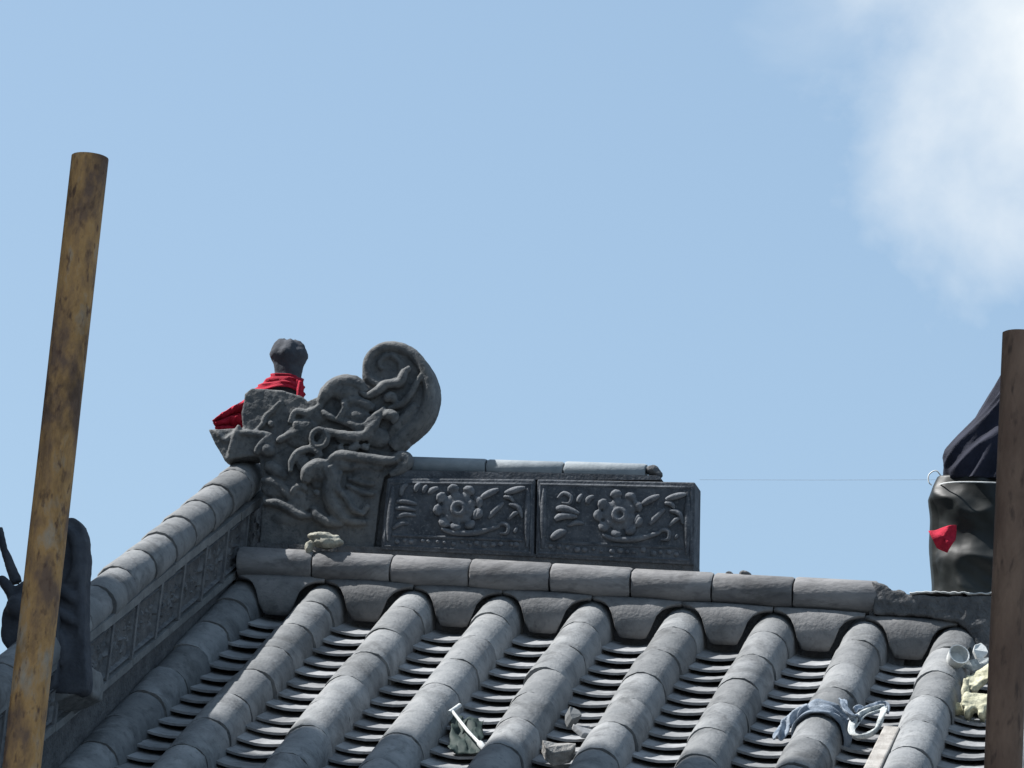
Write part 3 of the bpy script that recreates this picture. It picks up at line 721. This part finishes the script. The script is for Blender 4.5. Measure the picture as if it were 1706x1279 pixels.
wrapped([(1574, 803), (1571, 785), (1569, 766), (1574, 752), (1596, 728), (1626, 698), (1640, 672), (1655, 642), (1668, 615), (1690, 596)], .12, .042, 21, 'cloth_cover', 'navy_cloth', 60, 160, (13, 8, 2.5), (-9, 1))
# string round the neck with a loose loop
mb = MB(); mb.tube([Vector((XC + (XC - atY(1568, 797, YW).x) * 1.02 * math.copysign(abs(math.cos(a)) ** .6, math.cos(a)), YW + .02 + .135 * math.copysign(abs(math.sin(a)) ** .6, math.sin(a)), atY(1600, 798, -.04).z)) for a in [k * 2 * math.pi / 48 for k in range(48)]], .0019, 6, close=True)
mb.tube(catmull(PX(F, [(1570, 797), (1560, 784), (1548, 790), (1547, 802), (1552, 808)], YW - .02), 4), .0018, 6)
adopt(mb.build('string', 'white_plastic', None, 60), wr)
mb = MB(); mb.tube([atY(1166, 799, YB + .05), atY(1360, 799.5, YB + .05), atY(1566, 799, YB + .05)], .0004, 5)
tag(mb.build('mason_line', 'wire', None, 60), 'thin taut string from the carved panels to the wrapped ornament', 'string')
yb = YW - .125
rb = [atY(*q, yb) for q in ((1547, 884), (1570, 878), (1594, 875), (1592, 900), (1578, 921), (1560, 912))]
cc = sum(rb, Vector()) / 6
def rib(u, v):
    a = 2 * math.pi * u; k = (u * 6) % 6; i = int(k) % 6; e = rb[i].lerp(rb[(i + 1) % 6], k - int(k))
    p = cc.lerp(e, v); return p + Vector((0, -.012 * (1 - v) + .010 * mnoise.noise(p * 45) + .008 * math.sin(a * 3) * v, 0))
o = grid_sheet(rib, 36, 8, 'red_ribbon', 'red_cloth', None, .002)
tag(o, 'small red ribbon knot on the black plastic wrapping', 'ribbon')
# torn white plastic edge under the wrapping
def hem(u, v):
    p = atY(1515 + 190 * u, 990.5 - 2 * math.sin(u * 9) - 5 * math.exp(-((u - .47) / .03) ** 2), -.024)
    return p + Vector((0, .12 * v, .006 * mnoise.noise(Vector((u * 14, v * 4, 1))) + .004))
o = grid_sheet(hem, 48, 6, 'plastic_sheet', 'white_plastic', None, .003)
tag(o, 'strip of white plastic sheet under the black wrapped ornament', 'plastic sheet')

# ------------------------------------------------------------------ scaffold poles
def pole(T, Bm, m, label, r=.0245):
    d = (Bm - T).normalized(); G = T + d * ((GZ - T.z) / d.z)
    p = thing('scaffold_pole', G, label, 'pole', 'scaffold poles in front of the roof')
    L = (T - G).length; ax = (T - G).normalized(); q = ax.to_track_quat('Z', 'Y').to_matrix()
    mb = MB(); vs = []; seg = 28; st = [0] + [k / 24 for k in range(1, 25)]
    for s in st:
        for k in range(seg):
            a = 2 * math.pi * k / seg; e = .0006 * mnoise.noise(Vector((math.cos(a) * 3, math.sin(a) * 3, s * 40)))
            vs.append(q @ Vector(((r + e) * math.cos(a), (r + e) * math.sin(a), s * L)))
    for k in range(seg):
        a = 2 * math.pi * k / seg; vs.append(q @ Vector(((r - .0035) * math.cos(a), (r - .0035) * math.sin(a), L)))
    for k in range(seg):
        a = 2 * math.pi * k / seg; vs.append(q @ Vector(((r - .0035) * math.cos(a), (r - .0035) * math.sin(a), L - .3)))
    n = len(st) + 2
    mb.add(vs, [(i * seg + k, i * seg + (k + 1) % seg, (i + 1) * seg + (k + 1) % seg, (i + 1) * seg + k) for i in range(n - 1) for k in range(seg)] + [tuple(range(seg)), tuple(range(n * seg - 1, (n - 1) * seg - 1, -1))])
    o = mb.build('tube', m, p, 40)
    mb = MB(); mb.box((0, 0, .006), (.15, .15, .012)); mb.build('base_plate', m, p)
    return p
D = 5.72
T = CAM + ray(150, 262) * D; Bm = atY(36, 1279, T.y)
pole(T, Bm, 'rusty_paint', 'yellow painted scaffold pole with rust standing before the left roof ridge', .0245)
T = CAM + ray(1701, 556) * D; Bm = atY(1671, 1279, T.y)
pole(T, Bm, 'brown_rust', 'dark brown rusty scaffold pole standing before the wrapped ornament', .0245)

# ------------------------------------------------------------------ rubbish and offcuts on the tiles
def roofpt(px_, py_, h): return on_roof(px_, py_, h)
# white rod and crumpled green plastic in a channel
A, Bp = roofpt(753, 1184, -.02), roofpt(806, 1246, -.03)
mb = MB(); mb.tube([A, A.lerp(Bp, .5) + Vector((0, 0, -.004)), Bp], .0042, 8); e = (roofpt(766, 1175, -.02) - A); mb.tube([A - e * .35, A, A + e], .0058, 8)
mb.tube([Bp - (Bp - A) * .12, Bp, Bp + (Bp - A) * .06], .008, 8)
tag(mb.build('plastic_rod', 'white_plastic', None, 50), 'thin white plastic rod with a crossbar lying in a tile channel', 'rod')
Q = [roofpt(*q, h) for q, h in (((752, 1192), -.058), ((806, 1204), -.060), ((804, 1256), -.060), ((748, 1254), -.062))]
def gp(u, v):
    p = Q[0].lerp(Q[1], u).lerp(Q[3].lerp(Q[2], u), v); k = Vector((u * 5, v * 5, 4))
    return p + RN * (.016 * mnoise.noise(k * .6) + .005 * mnoise.noise(k * 1.6)) + Vector((.008 * mnoise.noise(k * 1.7), 0, 0))
tag(grid_sheet(gp, 26, 22, 'plastic_bag', 'green_plastic', None, .002), 'crumpled dark green plastic bag beneath the white rod', 'bag')
def shard(px_, py_, h, size, rot, m, seed, name, label, cat, group=None):
    rr = random.Random(seed); mb = MB(); n = 7; W, L, T = size; pts = []
    for k in range(n):
        a = 2 * math.pi * k / n + rr.uniform(-.2, .2); pts.append(Vector((W / 2 * math.cos(a) * rr.uniform(.8, 1.1), L / 2 * math.sin(a) * rr.uniform(.8, 1.1), 0)))
    mb.prism(pts, (0, 0, T)); q = Euler((ALPHA + rot[0], rot[1], rot[2])).to_matrix(); c = roofpt(px_, py_, h)
    mb.v = [c + q @ (v + Vector((0, 0, -T / 2 + .9 * v.x * v.x / W))) for v in mb.v]
    o = mb.build(name, m); bv = o.modifiers.new('worn', 'BEVEL'); bv.width = .0025; bv.segments = 2
    return tag(o, label, cat, group)
shard(952, 1196, -.055, (.036, .06, .030), (.2, .3, .4), 'old_clay', 1, 'tile_fragment', 'small blocky grey tile fragment beside a barrel tile', 'tile fragment')
shard(972, 1226, -.050, (.075, .075, .014), (-.35, .25, .2), 'pan_clay', 2, 'tile_fragment', 'broken pale pan tile tipped up in a tile channel', 'tile fragment')
shard(930, 1258, -.050, (.085, .06, .035), (.1, -.1, .3), 'mortar', 3, 'brick_fragment', 'flat brown-grey brick fragment lying below a broken tile', 'brick fragment')
# rag wound round a barrel tile, its pale end looped beside it
cx7 = 6 * PITCH_X
s7 = 0
c7 = roofpt(1372, 1180, 0); s7 = -c7.y / CA
rag = thing('rag', slope(cx7, s7, 0), 'blue-grey rag tied over a barrel tile with a pale looped end', 'rag')
def wrap(u, v):
    a = math.pi * (1.12 - 1.24 * u); r = .0675 + .007 * math.sin(v * 13 + u * 4) + .007 * mnoise.noise(Vector((u * 8, v * 4, 2)))
    ss = s7 - .03 + .085 * v + .035 * (u - .5) + .030 * math.cos(a) * 0 + .014 * mnoise.noise(Vector((u * 5, v * 2, 7)))
    return slope(cx7 + r * math.cos(a), ss, -.061 + r * math.sin(a))
adopt(grid_sheet(wrap, 44, 12, 'wrapped_strip', 'grey_rag', None, .004), rag)
mb = MB()
def ragtube(pts, wd, m, nm, sq=0):
    p = catmull([roofpt(a, c_, h) for a, c_, h in pts], 6); n = len(p) - 1
    def fn(u, v):
        i = min(int(v * n), n - 1); q = p[i].lerp(p[i + 1], v * n - i); t = (p[i + 1] - p[i]).normalized()
        tw = 1.1 * mnoise.noise(Vector((v * 4, wd * 90, 1))) + sq; side = t.cross(RN).normalized(); nn = side.cross(t)
        d = side * math.cos(tw) + nn * math.sin(tw); e = nn * math.cos(tw) - side * math.sin(tw)
        w = wd * (1 + .5 * mnoise.noise(Vector((v * 6, wd * 40, 5)))) * (1 - .35 * (abs(2 * v - 1) ** 6))
        return q + d * (u - .5) * 2 * w + e * .006 * math.sin(u * 7 + v * 11)
    return adopt(grid_sheet(fn, 8, max(14, n * 2), nm, m, None, .003), rag)
ragtube([(1345, 1176, .006), (1320, 1192, -.02), (1308, 1212, -.045), (1294, 1228, -.05)], .014, 'grey_rag', 'trailing_end')
ragtube([(1402, 1168, .010), (1408, 1180, .012), (1420, 1196, .0), (1426, 1202, -.02)], .014, 'grey_rag', 'knot', .5)
ragtube([(1425, 1182, -.01), (1450, 1176, -.02), (1470, 1174, -.03), (1476, 1184, -.03)], .012, 'grey_rag', 'trailing_end')
ragtube([(1474, 1178, -.03), (1440, 1190, -.02), (1424, 1204, -.015), (1420, 1222, -.02), (1436, 1228, -.02), (1456, 1220, -.02), (1468, 1200, -.02), (1473, 1180, -.03)], .0105, 'pale_rag', 'pale_loop', .8)
# timber offcut in the next channel
A, Bp = roofpt(1486, 1222, -.035), roofpt(1448, 1300, -.035); d = (Bp - A); L = d.length; q = d.normalized().to_track_quat('Y', 'Z').to_matrix()
mb = MB(); mb.box((0, 0, 0), (.040, L, .040)); mb.v = [A.lerp(Bp, .5) + q @ v for v in mb.v]; o = mb.build('timber_offcut', 'wood_offcut'); bv = o.modifiers.new('worn', 'BEVEL'); bv.width = .004; bv.segments = 2
tag(o, 'pale squared timber offcut lying in the channel beside the rag', 'timber')
# scraps heaped against the right edge
c = roofpt(1594, 1096, .010); mb = MB(); vs = []; seg = 20
q = Vector((.35, -.75, .35)).normalized().to_track_quat('Z', 'Y').to_matrix()
prof = [(.0, -.045), (.017, -.045), (.024, -.03), (.0275, 0), (.0245, 0), (.0215, -.028), (.0, -.040)]
for r_, z_ in prof:
    for k in range(seg): vs.append(c + q @ Vector((r_ * math.cos(2 * math.pi * k / seg), r_ * math.sin(2 * math.pi * k / seg), z_ + .02)))
mb.add(vs, [(i * seg + k, i * seg + (k + 1) % seg, (i + 1) * seg + (k + 1) % seg, (i + 1) * seg + k) for i in range(6) for k in range(seg)])
tag(mb.build('plastic_cup', 'white_plastic', None, 50), 'small white plastic cup lying on a barrel tile by the right pole', 'cup')
shard(1612, 1090, .004, (.020, .07, .012), (.3, .5, .5), 'black_plastic', 11, 'plastic_scrap', 'black plastic scrap wedged behind the white plastic cup', 'scrap')
shard(1632, 1087, -.01, (.04, .05, .016), (.7, .2, .2), 'white_plastic', 12, 'foam_scrap', 'small white foam scrap propped beside the black scrap', 'scrap')
shard(1622, 1113, -.03, (.10, .035, .012), (-.2, -.2, .3), 'pale_rag', 13, 'plaster_flake', 'long white plaster flake lying under the black scrap', 'flake')
def crumb(px_, py_, h, parts, m, name, label, cat):
    c = roofpt(px_, py_, h); mb = MB(); q0 = Euler((ALPHA, 0, 0)).to_matrix()
    for off, size, rot in parts: mb.box(c + q0 @ Vector(off), size, q0 @ Euler(rot).to_matrix())
    return tag(sculpt(mb, name, m, None, .0045, 2, .5, .005, 42), label, cat)
crumb(1634, 1130, -.025, [((0, 0, 0), (.085, .05, .016), (.2, -.55, .5)), ((-.02, -.01, -.012), (.04, .04, .02), (.4, .3, .2))], 'yellow_debris', 'foam_block', 'yellowish foam block tilted beside the right pole', 'foam')
crumb(1609, 1156, -.03, [((0, 0, 0), (.016, .085, .018), (.75, 0, .12)), ((-.012, -.035, -.03), (.035, .03, .022), (.2, .3, .4))], 'yellow_debris', 'foam_stick', 'upright pale yellow foam stick beside a barrel tile', 'foam')
crumb(1630, 1172, -.04, [((0, 0, 0), (.075, .05, .03), (.5, .1, 0)), ((-.022, -.02, -.02), (.014, .03, .05), (.6, 0, 0)), ((.012, -.02, -.02), (.014, .03, .05), (.6, 0, 0))], 'yellow_debris', 'foam_slab', 'pale yellow foam slab lowest of the scraps by the right pole', 'foam')

# ------------------------------------------------------------------ unseen building, added at left to shade the lower roof and the poles
NX, NY = -1.25, -1.20
nb = thing('added_shade_building', (NX - 2, NY - 3, GZ), 'plain two storey grey brick building added unseen left of the temple to shade its roof', 'building')
H = 8.2
def nbox(c, s, name, m, par=None, sm=None):
    mb = MB(); mb.box(Vector(c) - nb.location * 0, s); o = mb.build(name, m, None)
    if par is None: adopt(o, nb)
    else: o.parent = par
    return o
wl = nbox((NX - 2, NY - 3, GZ + H / 2), (4, 6, H), 'wall', 'grey_brick')
nbox((NX - 2, NY - 3, GZ + H + .1), (4.0, 6.0, .2), 'parapet', 'plaster')
for yy in (-1.6, -3, -4.4):
    for zz in (1.6, 5.2):
        wn = nbox((NX + .012, NY + yy, GZ + zz), (.06, 1.0, 1.3), 'window', 'dark_timber')
        adopt(wn, nb)
        q = nbox((NX + .03, NY + yy, GZ + zz), (.05, .86, 1.16), 'pane', 'dark_glass', wn); q.matrix_parent_inverse = Matrix.Translation(nb.location) @ Matrix.Translation(-nb.location)
bpy.context.view_layer.update()
